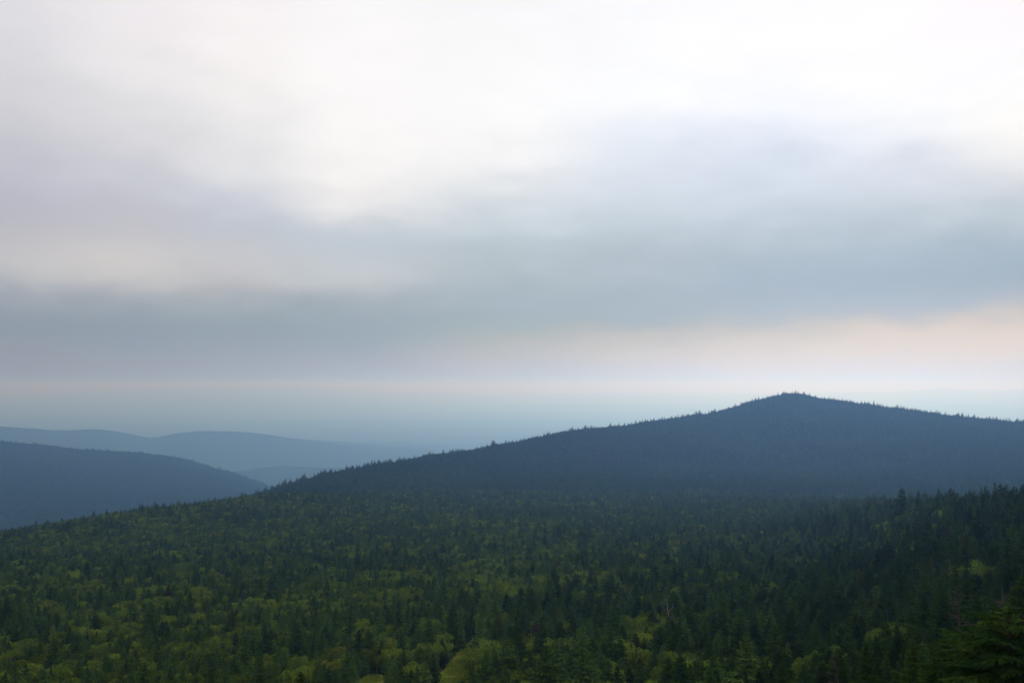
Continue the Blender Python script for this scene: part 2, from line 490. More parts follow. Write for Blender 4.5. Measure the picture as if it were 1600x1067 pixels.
# ------------------------------------------------------------------ haze
zmin, xyb = V[:, 2].min() - 1.0, 99000.0
b = [(-xyb, -xyb, zmin), (xyb, -xyb, zmin), (xyb, xyb, zmin), (-xyb, xyb, zmin)]
ztop = 200.0
b += [(x, y, ztop) for x, y, _ in b]
m_haze, t = new_mat('haze_air')
pv = N(t, 'ShaderNodeVolumePrincipled')
pv.inputs['Color'].default_value = (0.221, 0.440, 0.875, 1)
pv.inputs['Absorption Color'].default_value = (0.858, 0.660, 0.0, 1)
pv.inputs['Density'].default_value = 1.2e-4
pv.inputs['Anisotropy'].default_value = 0.76
o_ = N(t, 'ShaderNodeOutputMaterial')
L(t, pv.outputs[0], o_.inputs['Volume'])
link('haze', mesh_np('haze', b, [np.array([(0, 3, 2, 1), (4, 5, 6, 7), (0, 1, 5, 4), (1, 2, 6, 5), (2, 3, 7, 6), (3, 0, 4, 7)])], [m_haze]), kind='stuff')

# ------------------------------------------------------------------ tree shapes
class Shape:
    """collects triangles and quads with a material slot"""
    def __init__(s):
        s.v, s.t, s.q, s.tm, s.qm = [], [], [], [], []
    def tri(s, a, b, c, m=0):
        k = len(s.v)
        s.v += [a, b, c]
        s.t.append((k, k + 1, k + 2))
        s.tm.append(m)
    def quad(s, a, b, c, d, m=0):
        k = len(s.v)
        s.v += [a, b, c, d]
        s.q.append((k, k + 1, k + 2, k + 3))
        s.qm.append(m)
    def tube(s, pts, rad, n=5, m=0):
        k0 = len(s.v)
        pts = [np.array(p, float) for p in pts]
        for i, p in enumerate(pts):
            d = pts[min(i + 1, len(pts) - 1)] - pts[max(i - 1, 0)]
            d /= np.linalg.norm(d) + 1e-9
            u = np.cross(d, (0.31, 0.95, 0.05) if abs(d[2]) > 0.7 else (0, 0, 1))
            u /= np.linalg.norm(u)
            w = np.cross(d, u)
            for j in range(n):
                a = 2 * math.pi * j / n
                s.v.append(p + rad[i] * (math.cos(a) * u + math.sin(a) * w))
        for i in range(len(pts) - 1):
            for j in range(n):
                j2 = (j + 1) % n
                s.q.append((k0 + i * n + j, k0 + i * n + j2, k0 + (i + 1) * n + j2, k0 + (i + 1) * n + j))
                s.qm.append(m)
    def build(s, name, mats, smooth_faces=False):
        faces, mi = [], []
        if s.q:
            faces.append(np.array(s.q))
            mi += s.qm
        if s.t:
            faces.append(np.array(s.t))
            mi += s.tm
        return mesh_np(name, np.array(s.v), faces, mats, mi, smooth_faces)

UP = np.array([0, 0, 1.0])
def bough(s, root, az, length, rise, n, width, rg, m=0, fine=False, drop=0.2, hang=1):
    """one spruce bough: a drooping spray of twigs either side of a stem"""
    d = np.array([math.cos(az), math.sin(az), 0.0])
    side = np.array([-d[1], d[0], 0.0])
    def at(t):
        z = rise * length * t - 0.55 * length * t * t + 0.28 * length * t ** 3
        return root + d * (length * t) + UP * z
    prev = at(0.0)
    for k in range(1, n + 1):
        t = k / n
        p = at(t)
        wdt = width * length * (0.25 + 1.0 * math.sin(math.pi * min(1, 0.18 + 0.80 * t)) ** 0.8) * (0.7 + 0.6 * rg.random())
        droop = -0.25 * wdt * (0.5 + rg.random())
        fw = length / n
        for sg in (-1, 1):
            tip = p + side * sg * wdt + d * fw * (0.5 + rg.random() * 0.7) + UP * (droop + 0.1 * wdt * (rg.random() - .5))
            if fine:
                # twig as a narrow plume with ragged sub-twigs
                ax = tip - prev
                for q in range(3):
                    f0 = 0.15 + 0.28 * q
                    b0 = prev + ax * f0
                    for s2 in (-1, 1):
                        e = b0 + ax * 0.42 + (d * 0.55 * s2 * wdt * 0.5) + UP * (0.07 * wdt * (rg.random() - .9))
                        s.tri(b0 - ax * 0.08, b0 + ax * 0.22, e, m)
                s.tri(prev + UP * 0.02, prev + ax * 0.25 + side * 0.05 - UP * 0.08 * wdt, tip, m)
            else:
                s.tri(prev, p + d * fw * 0.25 - UP * 0.03, tip, m)
        # hanging needles under the stem
        for q in range(hang):
            o1 = side * wdt * (rg.random() - .5) * 1.2
            dz = drop * (0.55 + 0.75 * rg.random())
            s.tri(prev + o1 * .6, p + o1 * 1.1 + d * fw * .2, (prev + p) / 2 + o1 * 1.3 - UP * dz + d * fw * (rg.random() - .3), m)
        prev = p
    s.tri(prev - side * 0.05 * length, prev + side * 0.05 * length, prev + d * length * 0.16 + UP * 0.03, m)

def spruce(rg, h, rad, whorls, per, n, fine=False, bare=0.06, spire=1.0, sparse=0.0, ragged=0.25):
    """returns (trunk shape, crown shape); top at h"""
    tr, cr = Shape(), Shape()
    lean = (rg.random(2) - .5) * 0.03 * h
    def axis(z):
        f = z / h
        return np.array([lean[0] * f * f, lean[1] * f * f, z])
    r0 = 0.012 * h + 0.04
    zs = [-1.2, 0.0, 0.25 * h, 0.55 * h, 0.8 * h, 0.985 * h]
    tr.tube([axis(z) for z in zs], [r0 * 1.2, r0, r0 * 0.8, r0 * 0.52, r0 * 0.26, 0.012], 6)
    z0 = bare * h
    for w in range(whorls):
        f = w / (whorls - 1)
        z = z0 + (h * 0.965 - z0) * (1 - (1 - f) ** 1.12)
        prof = (1 - f) ** (0.80 * spire) * (0.72 + 0.28 * min(1, f * 6))
        ln0 = rad * prof + 0.07 * rad
        k = max(3, int(round(per * (0.55 + 0.45 * (1 - f)))))
        a0 = rg.random() * 6.28
        for j in range(k):
            if rg.random() < sparse + (0.06 if f < .9 else 0):
                continue
            ln = ln0 * (1 - ragged + 2 * ragged * rg.random())
            az = a0 + 6.283 * j / k + 0.35 * (rg.random() - .5)
            rise = -0.02 + 0.60 * f + 0.15 * (rg.random() - .5)
            zz = z + (rg.random() - .5) * 0.5 * (h - z0) / whorls
            nn = n if f < 0.8 else max(2, n - 1)
            bough(cr, axis(zz), az, ln, rise, nn, 0.36 if ln > 0.5 else 0.5, rg, fine=fine and f < 0.93, drop=min(0.9 * h / whorls, 0.3 + 0.25 * ln), hang=2)
    tp = axis(h)
    for a in (0.4, 2.5, 4.6):
        d = np.array([math.cos(a), math.sin(a), 0])
        bs = axis(h * 0.93)
        cr.tri(bs - d * 0.07, bs + d * 0.07, tp, 0)
        cr.tri(bs, bs + UP * 0.1, axis(h * 0.97) + d * 0.13, 0)
    return tr, cr

def broadleaf(rg, h, rad, leaves, leaf):
    """mountain birch: several thin stems, leaf clumps in uneven pads"""
    tr, cr = Shape(), Shape()
    pads = []
    stems = int(rg.integers(2, 4))
    for sidx in range(stems):
        a = 6.283 * sidx / stems + rg.random()
        top = np.array([math.cos(a) * rad * 0.35, math.sin(a) * rad * 0.35, h * (0.72 + 0.12 * rg.random())])
        b0 = np.array([math.cos(a) * 0.12, math.sin(a) * 0.12, -0.8])
        mid = b0 * 0.5 + top * 0.5 + np.array([rg.random() - .5, rg.random() - .5, 0]) * 0.3
        tr.tube([b0, b0 + UP * 0.8, mid, top], [0.11, 0.09, 0.06, 0.02], 5)
        for q in range(int(rg.integers(3, 5))):
            f = 0.4 + 0.6 * q / 4
            st = mid * (1 - f) + top * f if f > .5 else mid
            aa = a + (rg.random() - .5) * 2.6
            en = st + np.array([math.cos(aa), math.sin(aa), 0.35 + 0.5 * rg.random()]) * rad * (0.35 + 0.4 * rg.random())
            en[2] = min(en[2], h * 0.93)
            tr.tube([st, (st + en) / 2 + UP * 0.1, en], [0.045, 0.03, 0.012], 4)
            pads.append((en, rad * (0.34 + 0.24 * rg.random())))
        pads.append((top + UP * 0.05 * h, rad * (0.36 + 0.2 * rg.random())))
    tot = sum(p[1] ** 2 for p in pads)
    for (c, pr) in pads:
        k = int(leaves * pr * pr / tot)
        for _ in range(k):
            v = rg.normal(size=3)
            v /= np.linalg.norm(v)
            if v[2] < -0.35 and rg.random() < 0.6:
                v[2] = -v[2]
            p = c + v * pr * np.array([1.0, 1.0, 0.85]) * (0.75 + 0.3 * rg.random() ** 0.6)
            nrm = v * 1.0 + rg.normal(size=3) * 0.4 + UP * 0.2
            nrm /= np.linalg.norm(nrm)
            u = np.cross(nrm, rg.normal(size=3))
            u /= np.linalg.norm(u)
            w = np.cross(nrm, u)
            s = leaf * (0.6 + 0.8 * rg.random())
            cr.quad(p - u * s, p + w * s * 0.55 - nrm * s * .15, p + u * s * 1.05, p - w * s * 0.6 - nrm * s * .1, 0)
    return tr, cr

def snag(rg, h, branches, fork=False, twiggy=False):
    tr, br = Shape(), Shape()
    kink = rg.normal(size=2) * 0.05 * h
    pts = [np.array([0, 0, -0.8]), np.array([0, 0, 0.3 * h]), np.array([kink[0] * .5, kink[1] * .5, 0.65 * h]), np.array([kink[0], kink[1], h])]
    r0 = (0.009 * h + 0.03) * (0.72 if twiggy else 1)
    tr.tube(pts[:3] if fork else pts, [r0 * 1.2, r0, r0 * 0.9] if fork else [r0 * 1.2, r0, r0 * 0.65, 0.02], 6)
    if fork:
        base = pts[2]
        tr.tube([base, base + np.array([-0.03 * h, 0.01 * h, 0.12 * h]), base + np.array([-0.035 * h, 0.02 * h, 0.22 * h]), base + np.array([-0.095 * h, 0.02 * h, 0.34 * h])], [r0 * .95, r0 * .8, r0 * .6, 0.03], 5)
        tr.tube([base + np.array([-0.02 * h, 0, 0.07 * h]), base + np.array([0.07 * h, -0.01 * h, 0.16 * h]), base + np.array([0.075 * h, 0, 0.25 * h])], [r0 * .7, r0 * .55, 0.03], 5)
    for b in range(branches):
        z = h * (0.28 + 0.68 * (b + rg.random()) / branches)
        f = z / h
        p = pts[1] + (pts[2] - pts[1]) * (f - .3) / .35 if f < .65 else pts[2] + (pts[3] - pts[2]) * (f - .65) / .35
        a = rg.random() * 6.283
        ln = (1.25 - f) * h * (0.05 + 0.15 * rg.random() ** 1.5)
        d = np.array([math.cos(a), math.sin(a), 0.1 + 0.25 * rg.random()])
        e1 = p + d * ln * 0.55
        e2 = e1 + (d + UP * (rg.random() - .45)) * ln * 0.5
        br.tube([p, e1, e2], [0.035, 0.022, 0.008], 4)
        if twiggy:
            for q in range(7):
                f2 = 0.25 + 0.7 * rg.random()
                st = p + d * ln * f2
                en = st + np.array([rg.normal(), rg.normal(), rg.normal() * .5 + .1]) * 0.22 * ln
                br.tube([st, en], [0.014, 0.005], 3)
    return tr, br

def joined(name, tr, cr, mats):
    s = Shape()
    for sh, mi in ((tr, 0), (cr, 1)):
        k = len(s.v)
        s.v += sh.v
        s.q += [tuple(i + k for i in f) for f in sh.q]
        s.qm += [mi] * len(sh.q)
        s.t += [tuple(i + k for i in f) for f in sh.t]
        s.tm += [mi] * len(sh.t)
    return s.build(name, mats)

# shapes are built with a height of 10 m and scaled when placed
g = np.random.default_rng(5)
NEAR_SPRUCE, MID_SPRUCE, FAR_SPRUCE, NEAR_BIRCH, MID_BIRCH, FAR_BIRCH, SNAGS = [], [], [], [], [], [], []
for k in range(5):
    NEAR_SPRUCE.append(spruce(g, 10, 1.9 + 0.5 * g.random(), 24, 9, 6, fine=True, spire=0.85 + 0.3 * g.random(), ragged=0.28))
for k in range(9):
    MID_SPRUCE.append(spruce(g, 10, 1.55 + 0.7 * g.random(), 18, 8, 4, spire=0.8 + 0.45 * g.random(), sparse=0.05 * g.random(), ragged=0.3))
for k in range(5):
    FAR_SPRUCE.append(spruce(g, 10, 1.6 + 0.6 * g.random(), 13, 6, 2, spire=0.8 + 0.4 * g.random(), bare=0.2))
for k in range(5):
    NEAR_BIRCH.append(broadleaf(g, 10, 4.0, 2600, 0.20))
for k in range(6):
    MID_BIRCH.append(broadleaf(g, 10, 4.0 + 0.8 * g.random(), 1000, 0.36))
for k in range(4):
    FAR_BIRCH.append(broadleaf(g, 10, 4.2, 260, 0.75))
for k in range(6):
    SNAGS.append(snag(g, 10, 14 + (9 * k if k >= 3 else 3 * k), fork=(k == 0), twiggy=(k >= 3)))

protos = bpy.data.collections.new('forest_shapes')
PROTO_ID = {}
def proto(kind, pairs, mats):
    for k, (tr, cr) in enumerate(pairs):
        nm = 'p%03d' % len(PROTO_ID)
        o = bpy.data.objects.new(nm, joined(kind, tr, cr, mats))
        protos.objects.link(o)
        PROTO_ID[(kind, k)] = len(PROTO_ID)
proto('spruce', MID_SPRUCE, [M_BARK, M_SPRUCE])
proto('shaded_spruce', MID_SPRUCE, [M_BARK, M_SPRUCE_SHADED])
proto('rusty', MID_SPRUCE[:2], [M_BARK, M_RUST])
proto('birch', MID_BIRCH, [M_BIRCH, M_LEAF])
proto('far_spruce', FAR_SPRUCE, [M_BARK, M_SPRUCE])
proto('hill_spruce', FAR_SPRUCE, [M_BARK, M_HILLSPRUCE])
proto('far_birch', FAR_BIRCH, [M_BIRCH, M_LEAF])
proto('far_wood', FAR_BIRCH, [M_BIRCH, M_FARWOOD])
proto('snag', SNAGS, [M_TWIG, M_TWIG])

ng = bpy.data.node_groups.new('scatter', 'GeometryNodeTree')
ng.interface.new_socket('Geometry', in_out='INPUT', socket_type='NodeSocketGeometry')
ng.interface.new_socket('Geometry', in_out='OUTPUT', socket_type='NodeSocketGeometry')
gi, go = ng.nodes.new('NodeGroupInput'), ng.nodes.new('NodeGroupOutput')
iop = ng.nodes.new('GeometryNodeInstanceOnPoints')
ci = ng.nodes.new('GeometryNodeCollectionInfo')
ci.inputs['Collection'].default_value = protos
ci.inputs['Separate Children'].default_value = True
ci.inputs['Reset Children'].default_value = True
def named(nm, typ):
    n = ng.nodes.new('GeometryNodeInputNamedAttribute')
    n.data_type = typ
    n.inputs['Name'].default_value = nm
    return n.outputs[0]
e2r = ng.nodes.new('FunctionNodeEulerToRotation')
ng.links.new(gi.outputs[0], iop.inputs['Points'])
ng.links.new(ci.outputs[0], iop.inputs['Instance'])
iop.inputs['Pick Instance'].default_value = True
ng.links.new(named('shape', 'INT'), iop.inputs['Instance Index'])
ng.links.new(named('turn', 'FLOAT_VECTOR'), e2r.inputs[0])
ng.links.new(e2r.outputs[0], iop.inputs['Rotation'])
ng.links.new(named('size', 'FLOAT_VECTOR'), iop.inputs['Scale'])
ng.links.new(iop.outputs[0], go.inputs[0])

def scatter(name, P, turn, size, shape):
    me = bpy.data.meshes.new(name)
    me.vertices.add(len(P))
    me.vertices.foreach_set('co', np.asarray(P, np.float32).ravel())
    for nm, typ, key, arr in (('turn', 'FLOAT_VECTOR', 'vector', turn), ('size', 'FLOAT_VECTOR', 'vector', size), ('shape', 'INT', 'value', shape)):
        at = me.attributes.new(nm, typ, 'POINT')
        at.data.foreach_set(key, np.asarray(arr, np.int32 if typ == 'INT' else np.float32).ravel())
    o = link(name, me, kind='stuff')
    md = o.modifiers.new('scatter', 'NODES')
    md.node_group = ng
    return o

# ------------------------------------------------------------------ clearings: a grassy ski trail and a bare patch
def polar(c, r):
    a = math.atan((c - W / 2) / F)
    return np.array([math.sin(a) * r, math.cos(a) * r])
TRAIL = np.array([polar(688, 150), polar(694, 205), polar(703, 260), polar(716, 310), polar(734, 352), polar(762, 392), polar(800, 425)])
TRAIL_W = np.array([6.4, 6.0, 5.2, 4.0, 2.8, 1.8, 1.2])
PATCH = np.array([polar(566, 190), polar(572, 250), polar(578, 300), polar(586, 318)])
PATCH_W = np.array([5.0, 5.0, 4.2, 2.0])
def along(P, Wd, n):
    s = np.linspace(0, len(P) - 1, n)
    k = np.arange(len(P))
    return np.stack([np.interp(s, k, P[:, 0]), np.interp(s, k, P[:, 1])], 1), np.interp(s, k, Wd)
def clear_dist(x, y):
    """metres outside the cleared corridors (negative inside)"""
    out = np.full(x.shape, 1e9)
    for P, Wd in ((TRAIL, TRAIL_W), (PATCH, PATCH_W)):
        pts, ws = along(P, Wd, 60)
        for p, w in zip(pts, ws):
            out = np.minimum(out, np.hypot(x - p[0], y - p[1]) - w)
    return out
def strip(name, P, Wd):
    pts, ws = along(P, Wd, 70)
    d = np.gradient(pts, axis=0)
    d /= np.linalg.norm(d, axis=1)[:, None]
    nrm = np.stack([d[:, 1], -d[:, 0]], 1)
    k = np.linspace(-1.25, 1.25, 15)
    XY = pts[:, None, :] + nrm[:, None, :] * (k[None, :, None] * ws[:, None, None])
    z = ground_z(XY[..., 0], XY[..., 1]) + 0.35 + 0.25 * vnoise(XY[..., 0], XY[..., 1], 31, 4.0) - 0.5 * np.clip(np.abs(k) - 1, 0, 1)[None, :]
    VV = np.concatenate([XY, z[..., None]], 2).reshape(-1, 3)
    n, m = len(pts), len(k)
    a, b_ = np.meshgrid(np.arange(n - 1), np.arange(m - 1), indexing='ij')
    q = np.stack([a * m + b_, a * m + b_ + 1, (a + 1) * m + b_ + 1, (a + 1) * m + b_], 2).reshape(-1, 4)
    link(name, mesh_np(name, VV, [q], [M_TRAIL], smooth_faces=True), kind='structure')
strip('grassy_trail', TRAIL, TRAIL_W)
strip('clearing', PATCH, PATCH_W)

# tufts of grass on both
gv, gt = [], []
for P, Wd, cnt in ((TRAIL, TRAIL_W, 9000), (PATCH, PATCH_W, 1200)):
    pts, ws = along(P, Wd, 400)
    k = rng.integers(0, 400, cnt)
    off = rng.normal(size=(cnt, 2)) * (ws[k] * 0.55)[:, None]
    xy = pts[k] + off
    z = ground_z(xy[:, 0], xy[:, 1]) + 0.3
    keep = vnoise(xy[:, 0] * 1.3 + xy[:, 1] * .4, xy[:, 1] * 0.5, 41, 3.1) + 0.5 * rng.normal(size=cnt) > -0.45
    for x, y, zz in np.column_stack([xy, z])[keep]:
        for _ in range(4):
            a = rng.random() * 6.283
            w, h = 0.05 + 0.06 * rng.random(), 0.3 + 0.45 * rng.random()
            px, py = x + rng.normal() * 0.15, y + rng.normal() * 0.15
            k0 = len(gv)
            gv += [(px - w * math.cos(a), py - w * math.sin(a), zz), (px + w * math.cos(a), py + w * math.sin(a), zz), (px + rng.normal() * 0.15, py + rng.normal() * 0.15, zz + h)]
            gt.append((k0, k0 + 1, k0 + 2))
link('grass', mesh_np('grass', np.array(gv), [np.array(gt)], [M_BLADE]), kind='stuff')

# ------------------------------------------------------------------ where trees stand
def jitter(r0, r1, a0, a1, sp):
    """stratified points, one per sp x sp square, in a wedge"""
    xs = np.arange(-r1, r1, sp)
    x0, x1 = r1 * math.sin(a0), r1 * math.sin(a1)
    xs = np.arange(x0, x1, sp)
    ys = np.arange(r0 * math.cos(max(abs(a0), abs(a1))), r1, sp)
    X, Y = np.meshgrid(xs, ys)
    X = X.ravel() + (rng.random(X.size) - .5) * sp * 1.1
    Y = Y.ravel() + (rng.random(Y.size) - .5) * sp * 1.1
    r, a = np.hypot(X, Y), np.arctan2(X, Y)
    k = (r > r0) & (r < r1) & (a > a0) & (a < a1)
    return X[k], Y[k]

AZM = R(28.5)
parts_ = [jitter(62, 600, -AZM, AZM, 3.6), jitter(600, 1000, -AZM, AZM, 4.1), jitter(1000, 1760, -AZM, AZM, 4.5)]
TX = np.concatenate([p[0] for p in parts_])
TY = np.concatenate([p[1] for p in parts_])
cd = clear_dist(TX, TY)
k = cd > 0.9 + 1.6 * vnoise(TX, TY, 55, 5.0)
TX, TY, cd = TX[k], TY[k], cd[k]
TR = np.hypot(TX, TY)
TCOL = W / 2 + F * TX / TY
# birch stands: bands along the slope on the left and middle, few on the right
band = (vnoise(TX + 0.5 * TY, TY * 0.8 - 0.25 * TX, 51, 34) * 0.65 + vnoise(TX, TY, 52, 9) * 0.70 + vnoise(TX, TY, 53, 120) * 0.35)
thr = np.interp(TCOL, [-200, 0, 500, 800, 1000, 1250, 1700], [-0.08, -0.10, -0.08, 0.00, 0.16, 0.42, 0.64])
thr = thr + 0.10 + np.interp(TR, [0, 150, 300, 800, 1150, 1450, 1720], [0.15, 0.1, 0.04, -0.06, -0.08, 0.08, 0.42])
is_birch = band > thr
u = rng.random(len(TX))
is_birch &= u > 0.40                               # a few spruces stand in every birch stand
is_birch |= (u > 0.97) & (TCOL < 1050)
# spacing: birches are wide, so thin them
keep = ~(is_birch & (rng.random(len(TX)) < 0.12))
TX, TY, TR, TCOL, is_birch, band, cd = (q[keep] for q in (TX, TY, TR, TCOL, is_birch, band, cd))
n = len(TX)
TH = np.where(is_birch, 4.3 + 3.3 * rng.random(n), 5.9 + 4.3 * rng.random(n) ** 1.6)
TH *= (1 + 0.14 * vnoise(TX, TY, 61, 45)) * np.interp(TR, [900, 1760], [1, 0.86])
TH = np.where(~is_birch & (rng.random(n) < 0.13), TH * 1.4, TH)
small = ~is_birch & (rng.random(n) < 0.25)
TH = np.where(small, TH * 0.72, TH)
TW = TH * np.where(is_birch, 0.62 + 0.38 * rng.random(n), 0.9 + 0.5 * rng.random(n))
TZ = ground_z(TX, TY) - 0.1
is_dead = ~is_birch & (rng.random(n) < np.interp(TCOL, [0, 800, 1100, 1600], [0.001, 0.003, 0.006, 0.005]))
shaded_p = np.interp(TCOL, [700, 1000, 1300, 1600], [0.0, 0.40, 0.9, 1.0]) * np.interp(TR, [0, 350, 700, 1000], [1, 1, 0.5, 0])  # painted shade: darker needles likelier towards the right and close by
is_shaded = ~is_birch & (rng.random(n) < shaded_p)
is_rust = ~is_birch & ~is_dead & (rng.random(n) < 0.006)

# trees picked out one by one in the photograph: column, row of the tip, distance, kind, shape, label
named_trees = [
    (1047, 933, 300, 'dead', 0, 'pale forked dead tree standing out among the spruces right of the grassy trail', 1.0),
    (1043, 908, 330, 'dead', 1, 'thin bare grey pole just above the pale forked dead tree', 0.8),
    (1020, 944, 290, 'dead', 2, 'small broken grey snag left of the pale forked dead tree', 0.8),
    (1391, 930, 195, 'dead', 1, 'straight bare dead tree with short side branches, in the dark slope at lower right', 0.9),
    (1506, 914, 98, 'dead', 4, 'dead brown spire behind the large near spruce, its twigs still on', 1.0),
    (1568, 922, 72, 'dead', 5, 'twiggy brown dead top rising just above the large near spruce', 1.2),
    (1334, 1012, 92, 'dead', 3, 'brown twiggy dead tree at the bottom edge, lower right', 1.0),
    (905, 933, 340, 'dead', 3, 'grey leafless tree left of the pale forked dead tree', 0.9),
    (955, 856, 560, 'dead', 4, 'greyish brown dead tree high on the slope, above the pale forked dead tree', 1.0),
    (660, 968, 400, 'dead', 5, 'pale grey leafless treetop above the grassy trail', 1.0),
    (263, 912, 560, 'rust', 0, 'rust red spruce among yellow green crowns, left side', 1.1),
    (1408, 760, 640, 'spruce', 1, 'tall dark spruce standing above its neighbours left of the right skyline knoll', 1.1),
    (1423, 993, 88, 'spruce', 1, 'young spruce with a pale pointed tip left of the large near spruce', 1.0),
    (1355, 1002, 95, 'spruce', 2, 'young spruce with loose upturned tips beside the brown twiggy dead tree', 1.0),
    (1466, 988, 74, 'spruce', 3, 'dark leaning young spruce touching the left boughs of the large near spruce', 1.15),
    (1452, 1026, 62, 'spruce', 4, 'bushy spruce tip at the bottom edge left of the large near spruce', 1.1),
    (1588, 893, 110, 'spruce', 0, 'dark spruce at the right edge just above the dead brown top', 1.2),
    (1541, 757, 520, 'spruce', 2, 'leftmost pointed spruce on the skyline of the right knoll', 1.0),
    (1556, 752, 515, 'spruce', 5, 'bare tipped spruce on the right knoll skyline, second from the left', 0.8),
    (1562, 754, 520, 'spruce', 6, 'dense pointed spruce on the right knoll skyline, just right of the bare tipped one', 1.2),
    (1571, 755, 525, 'spruce', 3, 'broad ragged spruce on the right knoll skyline beside the dense pointed one', 1.5),
    (1583, 757, 510, 'spruce', 4, 'slim lone spruce near the right end of the knoll skyline', 0.8),
    (1597, 754, 505, 'spruce', 7, 'dark spruce on the knoll skyline at the right edge', 1.1),
]
NT = []
for (c, row, r, kind, shp, lab, wf) in named_trees:
    a, te = pix(c, row)
    x, y = math.sin(a) * r, math.cos(a) * r
    gz_ = float(ground_z(np.array([x]), np.array([y]))[0])
    NT.append((x, y, gz_ - 0.1, max(4.0, r * te - gz_ + 0.1), wf, kind, shp, lab))
near = np.zeros(n, bool)
for q in NT:
    d = np.hypot(TX - q[0], TY - q[1])
    # keep the named tree free and its upper half in sight
    infront = (np.abs(TX / TY - q[0] / q[1]) * q[1] < 2.0) & (TR < math.hypot(q[0], q[1])) & (TR > math.hypot(q[0], q[1]) - 40)
    top_tan = (TZ + TH) / TR
    tip_tan = (q[2] + q[3]) / math.hypot(q[0], q[1])
    base_tan = (q[2] + q[3] - (2.0 if q[5] == 'dead' else 3.4)) / math.hypot(q[0], q[1])
    near |= (d < 1.6) | (infront & (top_tan > base_tan))
HERO = (1573, 948, 52.0)
ha, hte = pix(HERO[0], HERO[1])
hx, hy = math.sin(ha) * HERO[2], math.cos(ha) * HERO[2]
near |= np.hypot(TX - hx, TY - hy) < 4.5
k = ~near
TX, TY, TZ, TR, TH, TW, is_birch, is_dead, is_rust, TCOL, is_shaded = (q[k] for q in (TX, TY, TZ, TR, TH, TW, is_birch, is_dead, is_rust, TCOL, is_shaded))
n = len(TX)
TROT = rng.random(n) * 6.283
TSH = rng.integers(0, 1000, n)
TILT = np.clip(rng.normal(size=(n, 2)) * 0.035, -0.12, 0.12)

# ------------------------------------------------------------------ which trees show largest: a coarse visibility count
order = np.argsort(TR)
cand = order[TR[order] < 620]
px, py_top = to_pix(TX, TY, TZ + TH)
_, py_bot = to_pix(TX, TY, TZ)
S = 0.6
buf = np.zeros((int(H * S) + 1, int(W * S) + 1), bool)
vis = np.zeros(n)
for i in cand:
    y0, y1 = py_top[i] * S, py_bot[i] * S
    if y0 >= buf.shape[0] or px[i] < -60 or px[i] > W + 60:
        continue
    hw = (TW[i] * (0.42 if is_birch[i] else 0.19)) * F / TR[i] * S
    cx = px[i] * S
    r0_, r1_ = max(0, int(y0)), min(buf.shape[0], int(y0 + (y1 - y0) * 0.95) + 1)
    cnt = 0
    for row in range(r0_, r1_):
        f = (row - y0) / (y1 - y0 + 1e-6)
        ww = hw * (min(1, 0.3 + 1.2 * f) if not is_birch[i] else (1 if 0.02 < f < 0.7 else 0.2))
        if is_dead[i]:
            ww *= 0.3
        a_, b_ = max(0, int(cx - ww)), min(buf.shape[1], int(cx + ww) + 1)
        if b_ > a_:
            seg = buf[row, a_:b_]
            cnt += (b_ - a_) - seg.sum()
            if not is_dead[i]:
                seg[:] = True
    vis[i] = cnt
def pick(mask, k):
    idx = np.nonzero(mask & (vis > 3))[0]
    return idx[np.argsort(-vis[idx])[:k]]
n_named = sum(1 for q in NT if q[5] == 'spruce') + 1
sel_spruce = pick(~is_birch & ~is_dead, 300 - n_named - 1)
sel_birch = pick(is_birch, 290)
sel_dead = pick(is_dead, 60)
chosen = np.zeros(n, bool)
for s_ in (sel_spruce, sel_birch, sel_dead):
    chosen[s_] = True

# ------------------------------------------------------------------ individual trees
def sets(kind, pairs, mats):
    out = []
    for tr, cr in pairs:
        out.append((tr.build(kind + '_trunk', [mats[0]], True), cr.build(kind + '_crown', [mats[1]])))
    return out
I_NS = sets('spruce', NEAR_SPRUCE, (M_BARK, M_SPRUCE))
I_MS = sets('spruce', MID_SPRUCE, (M_BARK, M_SPRUCE))
I_ND = sets('shaded_spruce', NEAR_SPRUCE, (M_BARK, M_SPRUCE_SHADED))
I_MD = sets('shaded_spruce', MID_SPRUCE, (M_BARK, M_SPRUCE_SHADED))
I_RS = sets('rusty_spruce', MID_SPRUCE[:3], (M_BARK, M_RUST))
I_NB = sets('birch', NEAR_BIRCH, (M_BIRCH, M_LEAF))
I_MB = sets('birch', MID_BIRCH, (M_BIRCH, M_LEAF))
I_SN = sets('dead_tree', SNAGS, (M_TWIG, M_TWIG))
I_SD = sets('dead_tree', SNAGS, (M_DEAD, M_DEAD))
I_SW = sets('dead_tree', SNAGS[:1], (M_BLEACH, M_BLEACH))

def tree(name, pair, x, y, z, h, w, rot, label, cat, group, tip='crown'):
    e = bpy.data.objects.new(name, None)
    e.empty_display_size = 0.5
    COL.objects.link(e)
    e.location = (x, y, z)
    e.rotation_euler = (0.03 * math.sin(17 * rot), 0.03 * math.cos(29 * rot), rot)
    e.scale = (w / 10, w / 10, h / 10)
    e['label'], e['category'] = label, cat
    if group:
        e['group'] = group
    a = bpy.data.objects.new('trunk', pair[0])
    COL.objects.link(a)
    a.parent = e
    if pair[1] is not None:
        c = bpy.data.objects.new(tip, pair[1])
        COL.objects.link(c)
        c.parent = e
    return e

def zone(c, row):
    if row > 985:
        if c < 330: return 'in the bottom left corner'
        if c < 640: return 'at the bottom left of the trail'
        if c < 790: return 'beside the grassy trail'
        if c < 1130: return 'at the bottom right of the trail'
        return 'in the bottom right corner'
    if c < 330: return 'on the upper left slope'
    if c < 640: return 'up and left of the trail'
    if c < 790: return 'straight above the grassy trail'
    if c < 1130: return 'around the pale forked snag'
    if row < 850: return 'on the right knoll flank'
    return 'below the right knoll'

